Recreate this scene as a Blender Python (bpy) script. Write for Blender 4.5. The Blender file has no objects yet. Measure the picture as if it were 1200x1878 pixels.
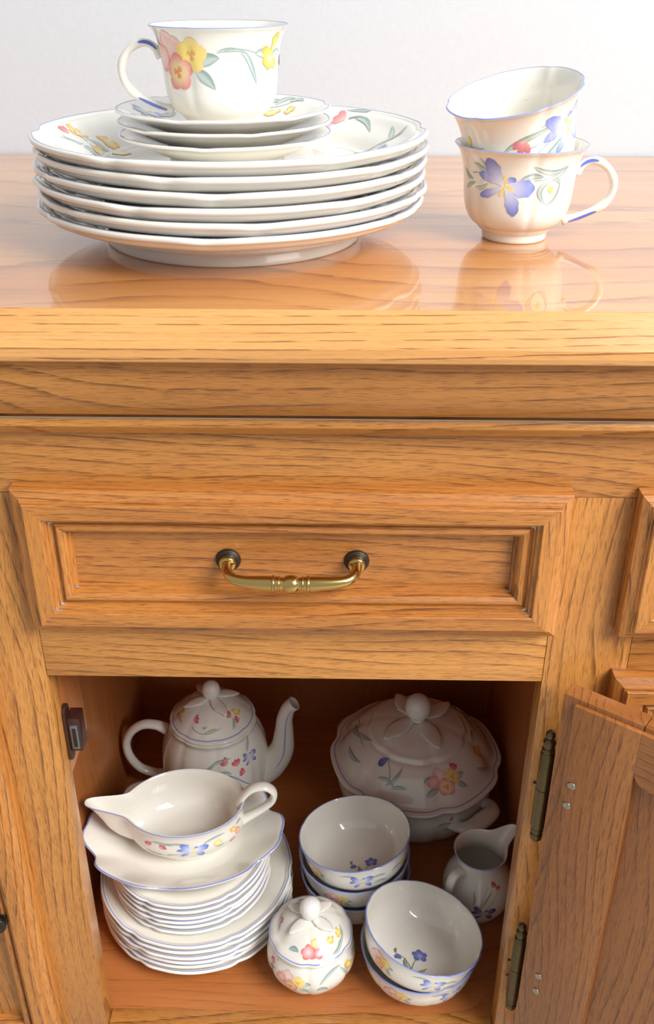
import bpy, bmesh, math, random
from mathutils import Matrix, Vector
from math import sin, cos, pi, radians, exp, sqrt, atan2
random.seed(7)
scene = bpy.context.scene
COL = scene.collection

# ------------------------------------------------------------------ camera
PITCH, YAW, ROLL, FPX = radians(29.333), radians(-0.951), radians(-0.091), 1808.6
fwd = Vector((sin(YAW)*cos(PITCH), cos(YAW)*cos(PITCH), -sin(PITCH)))
rgt = Vector((cos(YAW), -sin(YAW), 0)); dwn = fwd.cross(rgt)
r2 = cos(ROLL)*rgt + sin(ROLL)*dwn; d2 = -sin(ROLL)*rgt + cos(ROLL)*dwn
cam_data = bpy.data.cameras.new('camera'); cam = bpy.data.objects.new('camera', cam_data); COL.objects.link(cam)
m = Matrix.Identity(4)
for i in range(3):
    m[i][0] = r2[i]; m[i][1] = -d2[i]; m[i][2] = -fwd[i]
m[2][3] = 1.08
cam.matrix_world = m
cam_data.sensor_fit = 'VERTICAL'; cam_data.sensor_height = 36.0; cam_data.lens = 36.0*FPX/1878
cam_data.clip_start = 0.01
scene.camera = cam

# ------------------------------------------------------------------ world, lights, exposure
world = bpy.data.worlds.new('world'); scene.world = world; world.use_nodes = True
bg = world.node_tree.nodes['Background']; bg.inputs[0].default_value = (0.93, 0.965, 1.0, 1); bg.inputs[1].default_value = 0.44

def area(name, loc, target, sx, sy, power, color):
    ld = bpy.data.lights.new(name, 'AREA'); ld.shape = 'RECTANGLE'; ld.size = sx; ld.size_y = sy; ld.energy = power; ld.color = color
    lo = bpy.data.objects.new(name, ld); COL.objects.link(lo); lo.location = loc
    lo.rotation_euler = (Vector(target)-Vector(loc)).to_track_quat('-Z', 'Y').to_euler()
    return lo
area('window_daylight', (1.90, -0.95, 2.60), (0.0, 0.75, 0.75), 1.6, 1.7, 140, (1.0, 0.99, 0.97))
scene.view_settings.view_transform = 'Standard'; scene.view_settings.look = 'None'
scene.view_settings.exposure = 0.20; scene.view_settings.gamma = 1.0
scene.view_settings.use_curve_mapping = False

# ------------------------------------------------------------------ materials
def lin(c):
    return tuple(((v/255)/12.92 if v/255 <= .04045 else ((v/255+.055)/1.055)**2.4) for v in c)
def new_mat(name):
    mt = bpy.data.materials.new(name); mt.use_nodes = True
    return mt, mt.node_tree.nodes, mt.node_tree.links, mt.node_tree.nodes['Principled BSDF']
def simple(name, rgb, rough=.5, metal=0.0, coat=0.0, bump=None, spec=.5):
    mt, N, L, P = new_mat(name)
    P.inputs['Base Color'].default_value = (*lin(rgb), 1); P.inputs['Roughness'].default_value = rough
    P.inputs['Metallic'].default_value = metal; P.inputs['Coat Weight'].default_value = coat; P.inputs['Coat Roughness'].default_value = .05
    P.inputs['Specular IOR Level'].default_value = spec
    tc = N.new('ShaderNodeTexCoord'); nz = N.new('ShaderNodeTexNoise'); L.new(tc.outputs['Object'], nz.inputs['Vector'])
    sc, st = bump if bump else (60, 0.02)
    nz.inputs['Scale'].default_value = sc; nz.inputs['Detail'].default_value = 3
    mx = N.new('ShaderNodeMix'); mx.data_type = 'RGBA'; mx.inputs[6].default_value = (*[v*.93 for v in lin(rgb)], 1); mx.inputs[7].default_value = (*lin(rgb), 1)
    L.new(nz.outputs['Fac'], mx.inputs[0]); L.new(mx.outputs[2], P.inputs['Base Color'])
    if bump:
        bp = N.new('ShaderNodeBump'); bp.inputs['Strength'].default_value = st; bp.inputs['Distance'].default_value = .002
        L.new(nz.outputs['Fac'], bp.inputs['Height']); L.new(bp.outputs[0], P.inputs['Normal'])
    return mt

def wood(name, axis, light=(211, 147, 74), dark=(150, 90, 38), pore=(98, 54, 24), rough=.33, coat=.25, ring=20.0, porefac=.80, coat_rough=.12, across=5.0, lines=120.0, lfac=.30, dots=.8):
    """oak: contour lines of stretched noise make the figure, short dark dashes the pores; grain runs along the given axis"""
    mt, N, L, P = new_mat(name)
    tc = N.new('ShaderNodeTexCoord'); sep = N.new('ShaderNodeSeparateXYZ'); L.new(tc.outputs['Object'], sep.inputs[0])
    cmb = N.new('ShaderNodeCombineXYZ')
    order = {'X': (0, 1, 2), 'Y': (1, 0, 2), 'Z': (2, 1, 0)}[axis]
    for k in range(3): L.new(sep.outputs[order[k]], cmb.inputs[k])
    oi = N.new('ShaderNodeObjectInfo'); mul = N.new('ShaderNodeMath'); mul.operation = 'MULTIPLY'; mul.inputs[1].default_value = 9.0
    L.new(oi.outputs['Random'], mul.inputs[0])
    add = N.new('ShaderNodeVectorMath'); add.operation = 'ADD'; L.new(cmb.outputs[0], add.inputs[0]); L.new(mul.outputs[0], add.inputs[1])
    def scaled(v):
        s = N.new('ShaderNodeVectorMath'); s.operation = 'MULTIPLY'; L.new(add.outputs[0], s.inputs[0]); s.inputs[1].default_value = v
        return s.outputs[0]
    def noise(v, detail=2, dist=0.0, rough_=.5):
        n = N.new('ShaderNodeTexNoise'); L.new(scaled(v), n.inputs['Vector']); n.inputs['Scale'].default_value = 1.0
        n.inputs['Detail'].default_value = detail; n.inputs['Distortion'].default_value = dist; n.inputs['Roughness'].default_value = rough_
        return n.outputs['Fac']
    def math_(op, a, b=None, c=None):
        n = N.new('ShaderNodeMath'); n.operation = op
        for k, q in enumerate((a, b, c)):
            if q is None: continue
            if isinstance(q, (int, float)): n.inputs[k].default_value = q
            else: L.new(q, n.inputs[k])
        return n.outputs[0]
    def ramp(f, stops):
        r = N.new('ShaderNodeMapRange'); L.new(f, r.inputs[0]); r.inputs[1].default_value, r.inputs[2].default_value = stops[0], stops[1]
        r.inputs[3].default_value, r.inputs[4].default_value = 0, 1; r.interpolation_type = 'SMOOTHSTEP'
        return r.outputs[0]
    def mix(f, a, b):
        n = N.new('ShaderNodeMix'); n.data_type = 'RGBA'; L.new(f, n.inputs[0])
        for k, q in ((6, a), (7, b)):
            if isinstance(q, tuple): n.inputs[k].default_value = (*lin(q), 1)
            else: L.new(q, n.inputs[k])
        return n.outputs[2]
    sp2 = N.new('ShaderNodeSeparateXYZ'); L.new(add.outputs[0], sp2.inputs[0])
    acr = math_('ADD', math_('MULTIPLY', sp2.outputs[1], .8), sp2.outputs[2])
    base = noise((1.7, across, across), 1.0, .2)
    wob = noise((12, 80, 80), 2)
    ph = math_('FRACT', math_('ADD', math_('ADD', math_('MULTIPLY', acr, lines), math_('MULTIPLY', base, ring)), math_('MULTIPLY', wob, .45)))
    fade = noise((6, 50, 50), 1)
    dash = noise((48, 800, 800), 1.5)
    ringv = math_('MULTIPLY', math_('POWER', ph, 2.0), ramp(fade, (.32, .60)))                 # soft darkening towards each growth line
    line = math_('MULTIPLY', math_('MULTIPLY', ramp(ph, (.74, .96)), ramp(dash, (.40, .55))), ramp(fade, (.30, .54)))   # thin broken line of pores
    fib = noise((10, 640, 640), 2)
    tone = noise((2.0, 14, 14), 2)
    pores = noise((85, 2600, 2600), 1.0, 0.0, .5)
    pmask = math_('MAXIMUM', math_('MULTIPLY', ramp(math_('ADD', pores, math_('MULTIPLY', ringv, .08)), (.575, .68)), dots), line)
    c1 = mix(ramp(tone, (.25, .75)), light, tuple(int(.55*a+.45*b) for a, b in zip(light, dark)))
    c2 = mix(math_('MULTIPLY', ringv, lfac), c1, dark)
    c3 = mix(math_('MULTIPLY', ramp(fib, (.45, .75)), .35), c2, dark)
    c4 = mix(math_('MULTIPLY', pmask, porefac), c3, pore)
    L.new(c4, P.inputs['Base Color'])
    P.inputs['Roughness'].default_value = rough; P.inputs['Coat Weight'].default_value = coat; P.inputs['Coat Roughness'].default_value = coat_rough
    bp = N.new('ShaderNodeBump'); bp.inputs['Strength'].default_value = .25; bp.inputs['Distance'].default_value = .0006
    inv = math_('SUBTRACT', 1.0, math_('ADD', math_('MULTIPLY', pmask, .8), math_('MULTIPLY', fib, .2)))
    L.new(inv, bp.inputs['Height']); L.new(bp.outputs[0], P.inputs['Normal'])
    return mt

WX = wood('oak_grain_along_x', 'X'); WZ = wood('oak_grain_along_z', 'Z')
WMX = wood('oak_moulding_along_x', 'X', light=(206, 138, 66), dark=(142, 82, 34), pore=(92, 48, 22), lines=150)
WMZ = wood('oak_moulding_along_z', 'Z', light=(206, 138, 66), dark=(142, 82, 34), pore=(92, 48, 22), lines=150)
WTOP = wood('oak_worktop_lacquered', 'X', light=(218, 154, 86), dark=(168, 102, 48), pore=(122, 70, 34), rough=.3, coat=1.0, ring=12, porefac=.62, coat_rough=.03, across=2.6, lines=26, lfac=.5, dots=.35)
WEDGE = wood('oak_edge_straight_grain', 'X', light=(228, 170, 102), dark=(196, 132, 70), pore=(130, 76, 38), rough=.3, coat=.6, ring=4.0, porefac=.95, coat_rough=.08, across=4.0, lines=170, lfac=.12, dots=.25)
WDZ = wood('oak_door_inside_shaded_along_z', 'Z', light=(176, 114, 60), dark=(128, 74, 36), pore=(86, 46, 22))  # browner oak, both grains darkened: the open door's shade is put into the colour
WDX = wood('oak_door_inside_shaded_along_x', 'X', light=(176, 114, 60), dark=(128, 74, 36), pore=(86, 46, 22))
WIN_X = wood('oak_veneer_inside_along_x', 'X', light=(192, 120, 64), dark=(160, 90, 42), pore=(112, 60, 28), rough=.4, coat=.15, porefac=.3, dots=.4)
WIN_Z = wood('oak_veneer_inside_along_z', 'Z', light=(192, 120, 64), dark=(160, 90, 42), pore=(112, 60, 28), rough=.4, coat=.15, porefac=.3, dots=.4)
PORC = simple('white_glazed_porcelain', (241, 237, 227), rough=.09, coat=.4)
BLUE = simple('blue_glaze_line', (144, 158, 222), rough=.12, coat=.4)
BRASS = simple('polished_brass', (204, 174, 108), rough=.16, metal=1.0)
DARKBR = simple('dark_antiqued_metal', (62, 56, 44), rough=.42, metal=.7, bump=(300, .15))
HINGE = simple('aged_bronze', (104, 92, 66), rough=.36, metal=.85, bump=(250, .2))
STEEL = simple('screw_steel', (170, 166, 156), rough=.3, metal=1.0)
PLAST = simple('brown_plastic', (58, 32, 26), rough=.3)
MAGN = simple('grey_magnet_plate', (120, 130, 138), rough=.35, metal=.6)
WALL = simple('white_painted_plaster', (207, 213, 219), rough=.75, bump=(220, .06))
FLOORM = simple('pale_floor_tile', (190, 180, 165), rough=.4)
RESID = simple('grey_polish_residue', (168, 164, 152), rough=.8)

PRINT, _N, _L, _P = new_mat('printed_flower_glaze')
_a = _N.new('ShaderNodeAttribute'); _a.attribute_name = 'print'; _L.new(_a.outputs['Color'], _P.inputs['Base Color'])
_P.inputs['Roughness'].default_value = .12; _P.inputs['Coat Weight'].default_value = .4

# ------------------------------------------------------------------ object helpers
def obj(name, verts, faces, mat, parent=None, smooth=True, cols=None, sharp=None):
    me = bpy.data.meshes.new(name); me.from_pydata([tuple(v) for v in verts], [], faces); me.validate(); me.update()
    if smooth:
        me.polygons.foreach_set('use_smooth', [True]*len(me.polygons))
        if sharp: me.set_sharp_from_angle(angle=radians(sharp))
    if cols:
        at = me.color_attributes.new('print', 'FLOAT_COLOR', 'POINT')
        at.data.foreach_set('color', [c for q in cols for c in (*q, 1.0)])
    me.materials.append(mat)
    o = bpy.data.objects.new(name, me); COL.objects.link(o)
    if parent: o.parent = parent
    return o
def bm_obj(name, bm, mat, parent=None, smooth=False):
    me = bpy.data.meshes.new(name); bm.to_mesh(me); bm.free()
    if smooth: me.polygons.foreach_set('use_smooth', [True]*len(me.polygons)); me.set_sharp_from_angle(angle=radians(40))
    me.materials.append(mat)
    o = bpy.data.objects.new(name, me); COL.objects.link(o)
    if parent: o.parent = parent
    return o
def box(name, x0, x1, y0, y1, z0, z1, mat, parent=None, bev=.0012):
    bm = bmesh.new(); bmesh.ops.create_cube(bm, size=1)
    for v in bm.verts:
        v.co = Vector((x0 if v.co.x < 0 else x1, y0 if v.co.y < 0 else y1, z0 if v.co.z < 0 else z1))
    if bev: bmesh.ops.bevel(bm, geom=bm.edges[:], offset=bev, segments=2, affect='EDGES', profile=.6)
    return bm_obj(name, bm, mat, parent, smooth=bool(bev))
def thing(name, label, cat, loc=(0, 0, 0), rz=0, group=None):
    o = bpy.data.objects.new(name, None); COL.objects.link(o); o.empty_display_size = .03
    o.location = loc; o.rotation_euler = (0, 0, rz); o['label'] = label; o['category'] = cat
    if group: o['group'] = group
    return o
def dup(root, loc, rz=0, label=None, skip=()):
    r = root.copy(); COL.objects.link(r); r.location = loc; r.rotation_euler = (0, 0, rz)
    if label: r['label'] = label
    for ch in list(root.children):
        if ch.name.split('.')[0] in skip: continue
        c = ch.copy(); COL.objects.link(c); c.parent = r
        for g in list(ch.children):
            d = g.copy(); COL.objects.link(d); d.parent = c
    return r
def extrude_profile(name, prof, x0, x1, mat, parent, sharp=35, flip=False):
    """prof: list of (y,z), closed; extruded along x"""
    n = len(prof); V = [(x0, y, z) for y, z in prof]+[(x1, y, z) for y, z in prof]
    F = [(i, (i+1) % n, n+(i+1) % n, n+i) for i in range(n)]+[tuple(range(n))[::-1], tuple(range(n, 2*n))]
    o = obj(name, V, F, mat, parent, True, sharp=sharp)
    bm = bmesh.new(); bm.from_mesh(o.data); bmesh.ops.recalc_face_normals(bm, faces=bm.faces[:]); bm.to_mesh(o.data); bm.free()
    return o

# ------------------------------------------------------------------ surfaces of revolution
def catmull(pts, sub):
    out = []
    n = len(pts)
    for i in range(n-1):
        p0 = pts[max(i-1, 0)]; p1 = pts[i]; p2 = pts[i+1]; p3 = pts[min(i+2, n-1)]
        def d(a, b): return max(1e-6, math.dist(a, b))**.5
        t0 = 0; t1 = t0+d(p0, p1); t2 = t1+d(p1, p2); t3 = t2+d(p2, p3)
        for k in range(sub):
            t = t1+(t2-t1)*k/sub
            def lerp(a, b, ta, tb): return tuple((x*(tb-t)+y*(t-ta))/(tb-ta) for x, y in zip(a, b)) if tb > ta else a
            A1 = lerp(p0, p1, t0, t1) if i > 0 else p1
            A2 = lerp(p1, p2, t1, t2); A3 = lerp(p2, p3, t2, t3) if i < n-2 else p2
            B1 = lerp(A1, A2, t0, t2) if i > 0 else A2
            B2 = lerp(A2, A3, t1, t3) if i < n-2 else A2
            out.append(lerp(B1, B2, t1, t2))
    out.append(pts[-1])
    return [(max(p[0], 0), *p[1:]) for p in out] if len(pts[0]) == 2 else out

class Surf:
    def __init__(self, prof, warp=None, sub=4, nu=96, smooth=True):
        self.P = catmull(prof, sub) if smooth else prof
        self.warp = warp or (lambda th, r, z: (r*cos(th), r*sin(th), z))
        self.nu = nu
        self.S = [0]
        for a, b in zip(self.P, self.P[1:]): self.S.append(self.S[-1]+math.dist(a, b))
        self.L = self.S[-1]
    def prof_at(self, s):
        s = min(max(s, 0), self.L)
        lo, hi = 0, len(self.S)-1
        while hi-lo > 1:
            md = (lo+hi)//2
            if self.S[md] <= s: lo = md
            else: hi = md
        t = (s-self.S[lo])/max(1e-9, self.S[hi]-self.S[lo])
        a, b = self.P[lo], self.P[hi]
        return a[0]+(b[0]-a[0])*t, a[1]+(b[1]-a[1])*t
    def pt(self, th, s):
        r, z = self.prof_at(s); return Vector(self.warp(th, r, z))
    def pn(self, th, s, off=0):
        p = self.pt(th, s); e = 4e-4
        ds = self.pt(th, s+e)-self.pt(th, s-e); r, _ = self.prof_at(s)
        dt = self.pt(th+.02, s)-self.pt(th-.02, s)
        n = dt.cross(ds); n = n.normalized() if n.length > 1e-12 else Vector((0, 0, 1))
        return p+n*off
    def s_outer(self, z):      # arc length where the outer wall first reaches height z
        for k in range(1, len(self.P)):
            if self.P[k][1] >= z and self.P[k][0] > .3*max(p[0] for p in self.P): return self.S[k]
        return self.L*.4
    def s_inner(self, r):      # arc length, counted from the end, where the inside reaches radius r
        for k in range(len(self.P)-1, 0, -1):
            if self.P[k][0] >= r: return self.S[k]
        return self.L*.7
    def s_inner_lin(self, r):
        for k in range(len(self.P)-1, 0, -1):
            r1, r0 = self.P[k][0], self.P[k-1][0]
            if r0 >= r >= r1: return self.S[k]-(self.S[k]-self.S[k-1])*(r-r1)/max(1e-9, r0-r1)
        print('FALLBACK', r)
        return self.L*.7
    def mesh(self, name, mat, parent):
        V, F, nu = [], [], self.nu
        rows = []
        for r, z in self.P:
            if r < 1e-5:
                rows.append([len(V)]); V.append(self.warp(0, 0, z))
            else:
                rows.append(list(range(len(V), len(V)+nu)))
                V += [self.warp(2*pi*i/nu, r, z) for i in range(nu)]
        for a, b in zip(rows, rows[1:]):
            for i in range(nu):
                j = (i+1) % nu
                if len(a) == 1 and len(b) == 1: continue
                if len(a) == 1: F.append((a[0], b[j], b[i]))
                elif len(b) == 1: F.append((a[i], a[j], b[0]))
                else: F.append((a[i], a[j], b[j], b[i]))
        return obj(name, V, F, mat, parent)
    def band(self, name, mat, parent, s0, s1, off=.00018, rows=5):
        V, F, nu = [], [], self.nu
        for k in range(rows):
            s = s0+(s1-s0)*k/(rows-1)
            V += [self.pn(2*pi*i/nu, s, off) for i in range(nu)]
        for k in range(rows-1):
            for i in range(nu):
                j = (i+1) % nu; F.append((k*nu+i, k*nu+j, (k+1)*nu+j, (k+1)*nu+i))
        return obj(name, V, F, mat, parent)
    def s_rim(self):
        k = max(range(len(self.P)), key=lambda i: self.P[i][1]+.0001*self.P[i][0]); return self.S[k]

def notch_warp(n, zr, rr, amp=.012, ph=0.0, sx=1.0, sy=1.0, lift=.0):
    """bracket-shaped scalloped edge: n notches, fading in between radius .55rr and rr"""
    def w(th, r, z):
        f = min(max((r/rr-.6)/.4, 0), 1); f = f*f
        d = ((th-ph) % (2*pi/n)); d = min(d, 2*pi/n-d)
        g = -exp(-(d/.045)**2)+.55*exp(-((d-.13)/.07)**2)+.25*cos(d*n)*-.5
        q = r*(1+amp*f*g)
        return q*cos(th)*sx, q*sin(th)*sy, z+lift*f*(-exp(-(d/.08)**2))
    return w
def groove_warp(n, amp, ph=0.0, zlo=.006, ztop=1.0, wid=.075):
    def w(th, r, z):
        f = min(max((z-zlo)/.01, 0), 1)
        d = ((th-ph) % (2*pi/n)); d = min(d, 2*pi/n-d)
        q = r*(1+f*amp*(-exp(-(d/wid)**2)+.35*exp(-((d-.22)/.16)**2)))
        return q*cos(th), q*sin(th), z
    return w

def sweep(path, rad, nseg=12, sub=6, flat=1.0, up=(0, 1, 0), caps=True):
    """tube through 3D points; rad per point (or (a,b)); returns verts, faces, centre line"""
    pts = [tuple(p)+((r, r) if not isinstance(r, tuple) else r) for p, r in zip(path, rad)]
    C = catmull(pts, sub); V, F = [], []
    upv = Vector(up)
    for i, c in enumerate(C):
        p = Vector(c[:3]); a = Vector(C[max(i-1, 0)][:3]); b = Vector(C[min(i+1, len(C)-1)][:3])
        t = (b-a).normalized(); x = upv - t*upv.dot(t); x.normalize(); y = t.cross(x)
        for k in range(nseg):
            ang = 2*pi*k/nseg; V.append(p+x*cos(ang)*c[3]+y*sin(ang)*c[4])
    for i in range(len(C)-1):
        for k in range(nseg):
            j = (k+1) % nseg; F.append((i*nseg+k, i*nseg+j, (i+1)*nseg+j, (i+1)*nseg+k))
    if caps:
        F.append(tuple(range(nseg))[::-1]); F.append(tuple(range((len(C)-1)*nseg, len(C)*nseg)))
    return V, F, C

# ------------------------------------------------------------------ printed flowers (thin glaze prints laid on the surface)
def mixc(a, b, t): return tuple(x+(y-x)*t for x, y in zip(a, b))
class Print:
    def __init__(self, surf, size=1.0): self.s = surf; self.size = size; self.V = []; self.F = []; self.C = []; self.k = 0; self.done = []; self.disc = None
    def flush(self):
        if self.V: self.done.append((self.V, self.F, self.C))
        self.V, self.F, self.C = [], [], []
    def place_disc(self, x0, y0, scale=1.0, rot=0.0):      # flat motif on the inside bottom, centred at x0,y0 of the piece
        self.flush(); self.disc = (x0, y0); self.sc, self.ro, self.mi = scale, rot, 1
        return self
    def place(self, th0, s0, scale=1.0, rot=0.0, mirror=1):
        self.flush(); self.disc = None
        self.th0, self.s0, self.sc, self.ro, self.mi = th0, s0, scale*self.size, rot, mirror
        self.r0 = max(self.s.prof_at(s0)[0], .004)
        return self
    def _map(self, a, b, off):
        a, b = a*self.sc*self.mi, b*self.sc
        a, b = a*cos(self.ro)-b*sin(self.ro), a*sin(self.ro)+b*cos(self.ro)
        if self.disc:
            x, y = self.disc[0]+a, self.disc[1]+b
            return self.s.pn(atan2(y, x), self.s.s_inner_lin(math.hypot(x, y)), off)
        return self.s.pn(self.th0+a/self.r0, self.s0+b, off)
    def strip(self, p0, p1, p2, width, col, n=8, m=4, bulge=0.0):
        """quadratic centre line p0-p1-p2 (mm), width(t) half width in mm, col(t,v) colour"""
        self.k += 1; base = len(self.V); off = .00016+self.k*.000006
        for i in range(n+1):
            t = i/n
            x = (1-t)**2*p0[0]+2*t*(1-t)*p1[0]+t*t*p2[0]; y = (1-t)**2*p0[1]+2*t*(1-t)*p1[1]+t*t*p2[1]
            dx = 2*(1-t)*(p1[0]-p0[0])+2*t*(p2[0]-p1[0]); dy = 2*(1-t)*(p1[1]-p0[1])+2*t*(p2[1]-p1[1])
            l = math.hypot(dx, dy) or 1; nx, ny = -dy/l, dx/l; w = width(t)
            for j in range(m+1):
                v = 2*j/m-1
                self.V.append(self._map((x+nx*w*v)*.001, (y+ny*w*v)*.001, off+bulge*(1-v*v)*sin(pi*min(1, .12+t*.88))))
                self.C.append(lin(mixc(col(t, v), (243, 240, 232), .14)))
        for i in range(n):
            for j in range(m):
                a = base+i*(m+1)+j
                f = (a, a+m+1, a+m+2, a+1) if self.mi > 0 else (a, a+1, a+m+2, a+m+1)
                self.F.append(f[::-1])
    def stem(self, p0, p1, p2, w=.28, c=(138, 160, 158)):
        self.strip(p0, p1, p2, lambda t: w*(1-.5*t), lambda t, v: c, n=8, m=1)
    def leaf(self, p0, p1, p2, w=1.6, edge=(124, 150, 148), mid=(206, 218, 208)):
        self.strip(p0, p1, p2, lambda t: w*sin(pi*min(1, t**.9))**.8+.03, lambda t, v: mixc(mid, edge, min(1, abs(v+.25)**1.3+.35*t)), n=10, m=4)
    def petal(self, ang, ln, w, c0, c1, c2, bend=0.0, org=(0, 0), ruffle=0.0, ph=0.0):
        dx, dy = cos(ang), sin(ang); nx, ny = -dy, dx
        p0 = org; p1 = (org[0]+dx*ln*.5+nx*bend, org[1]+dy*ln*.5+ny*bend); p2 = (org[0]+dx*ln, org[1]+dy*ln)
        def wd(t): return max(.05, w*(max(0, sin(pi*(t**1.6*.93+.04)))**.7)*(1+ruffle*sin(t*21+ph)))
        def cl(t, v):
            t = min(1, t+.22*v*v*t)
            return mixc(c0, c1, t/.45) if t < .45 else mixc(c1, c2, min(1, (t-.45)/.5))
        self.strip(p0, p1, p2, wd, cl, n=10, m=4)
    def primrose(self, x, y, r, c_in, c_mid, c_out, rot=0.0, eye=(240, 130, 80)):
        for q in range(5):
            self.petal(rot+q*2*pi/5, r, r*.44, c_in, c_mid, c_out, org=(x, y))
        if eye:
            for q in range(3): self.petal(rot+.5+q*2.1, r*.36, r*.17, eye, eye, mixc(eye, (255, 220, 120), .4), org=(x, y))
    def iris(self, x, y, r, rot=0.0, dk=(104, 122, 214), mid=(190, 200, 242), wt=(240, 242, 252)):
        Q = [(35, .45, .14, .03), (121, 1.06, .25, .14), (-2, 1.02, .30, -.06), (163, 1.06, .16, -.14), (203, 1.02, .14, .08), (-70, 1.06, .23, .16)]
        for q, (a, l, w, b) in enumerate(Q):
            self.petal(radians(a)+rot, r*l, r*w, wt, mid, dk, bend=r*b, org=(x, y), ruffle=.10, ph=q*1.7)
        for a in (85, -20, 250):
            self.petal(radians(a)+rot, r*.36, r*.07, (250, 216, 90), (250, 222, 110), (246, 230, 160), org=(x, y))
    def violet(self, x, y, r, rot=0.0, dk=(74, 88, 176)):
        for q, a in enumerate((90, 25, 155, -40, 220)):
            self.petal(radians(a)+rot, r*(1 if q < 3 else .9), r*.36, (170, 180, 222), mixc(dk, (150, 160, 220), .4), dk, org=(x, y), ruffle=.06, ph=q)
    def bud(self, x, y, r, rot=0.0, c1=(226, 120, 124), c2=(208, 70, 84)):
        for a in (-30, 0, 32): self.petal(radians(90+a)+rot, r, r*.24, mixc(c1, (255, 255, 255), .45), c1, c2, org=(x, y))
    def daffodil(self, x, y, r, rot=0.0):
        for a in (80, 135, 200, 262, 330): self.petal(radians(a)+rot, r*(.8+.25*sin(a)), r*.27, (250, 240, 190), (246, 214, 96), (240, 166, 52), org=(x, y), ruffle=.08, ph=a)
    def cluster(self, sc=1.0):
        Y = ((250, 236, 150), (248, 222, 110), (246, 206, 120)); Pk = ((250, 214, 204), (246, 196, 188), (236, 140, 142)); Lp = ((250, 226, 216), (246, 206, 202), (238, 176, 178))
        k = sc
        self.leaf((7*k, -1*k), (10*k, 2*k), (15*k, 1.5*k), 2.2*k); self.leaf((6*k, -3*k), (9*k, -4*k), (13*k, -9*k), 2.0*k)
        self.primrose(-5*k, 5*k, 6*k, *Lp, rot=.4, eye=None); self.primrose(4.5*k, 2.5*k, 6.2*k, *Y, rot=.2, eye=(240, 170, 80))
        self.primrose(-10.5*k, 1*k, 5*k, *Pk, rot=.9, eye=None)
        self.primrose(-2*k, -3.5*k, 6.6*k, (250, 232, 150), (248, 212, 160), (236, 132, 130), rot=.35, eye=(240, 140, 84))
    def build(self, parent, name='floral_print'):
        self.flush()
        for V, F, C in self.done: obj(name, V, F, PRINT, parent, True, cols=C)

# ================================================================== SETTING
def struct(o): o['kind'] = 'structure'; return o
ZT = .905       # worktop height
YW = 1.057      # wall behind
Y0 = .583       # face frame plane
ZF = .179       # cabinet floor height
struct(box('wall_back', -3, 3, YW, YW+.1, 0, 2.7, WALL, bev=0))
struct(box('floor', -3, 3, -3.2, YW, -.05, 0, FLOORM, bev=0))

# ================================================================== SIDEBOARD
sb = thing('sideboard', 'honey oak sideboard with drawer and open cabinet door, standing against the white wall', 'sideboard', (0, 0, 0))
SX0, SX1 = -.78, .72
XL, XR, ZO = -.2206, .1512, .609      # open compartment
# worktop with chamfered front and upright lip
extrude_profile('worktop', [(YW-.003, ZT), (.5468, ZT), (.5466, ZT-.0004), (.5466, .8764), (YW-.003, .8764)], SX0-.045, SX1+.045, WTOP, sb, sharp=20)
extrude_profile('edge_moulding', [(.5465, ZT), (.5460, ZT-.0003), (.5352, .8862), (.5347, .8854), (.5350, .8800), (.5360, .8770), (.5368, .8762), (.5465, .8762)], SX0-.045, SX1+.045, WEDGE, sb, sharp=15)
cove = [(.546, .8764), (.546, .871), (.5475, .8695)]
for k in range(11):
    a = k/10*pi/2
    cove.append((.5485+.0225*(1-cos(a)), .8690-.0395*sin(a)))
cove += [(.5712, .8275), (.5685, .8268), (.5668, .8245), (.5668, .8218), (.5685, .8195), (.5715, .8172), (.5745, .8140), (.583, .8130), (.60, .8130), (.60, .8764)]
extrude_profile('cornice_moulding', cove, SX0-.02, SX1+.02, WX, sb, sharp=35)
box('polish_residue', SX0, SX1, .5680, .5690, .8270, .8277, RESID, sb, bev=0)
FT = .02
box('top_rail', SX0, SX1, Y0, Y0+FT, .7655, .8126, WX, sb, bev=.0004)
for x0, x1 in ((-.2810, XL), (XR, .2120)):
    box('stile', x0, x1, Y0, Y0+FT, .06, .7651, WZ, sb, bev=.0004)
for x0, x1 in ((SX0, SX0+.05), (SX1-.05, SX1)):
    box('stile', x0, x1, Y0, Y0+FT, .06, .7651, WZ, sb, bev=.0004)
for x0, x1 in ((SX0+.0504, -.2814), (XL+.0004, XR-.0004), (.2124, SX1-.0504)):
    box('middle_rail', x0, x1, Y0, Y0+FT, ZO, .663, WX, sb, bev=.0004)
    box('bottom_rail', x0, x1, Y0, Y0+FT, .09, ZF, WX, sb, bev=.0004)
box('plinth', SX0+.03, SX1-.03, Y0+.03, Y0+.05, 0, .0898, WX, sb)
PL, PR, YB = -.266, .200, 1.034
box('side_panel', PL-.016, PL, Y0+FT, YB, ZF-.0, .876, WIN_Z, sb, bev=0)
box('side_panel', PR, PR+.016, Y0+FT, YB, ZF-.0, .876, WIN_Z, sb, bev=0)
for x0, x1 in ((SX0, SX0+.02), (SX1-.02, SX1)):
    box('end_panel', x0, x1, Y0+FT, YB+.015, 0, .876, WZ, sb)
box('back_panel', SX0+.02, SX1-.02, YB, YB+.012, .06, .876, WIN_Z, sb, bev=0)
box('cabinet_floor', SX0+.02, SX1-.02, Y0+FT, YB, ZF-.018, ZF, WIN_X, sb, bev=0)
box('dust_panel', SX0+.02, SX1-.02, Y0+FT, YB, .640, .650, WIN_X, sb, bev=0)
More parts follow.
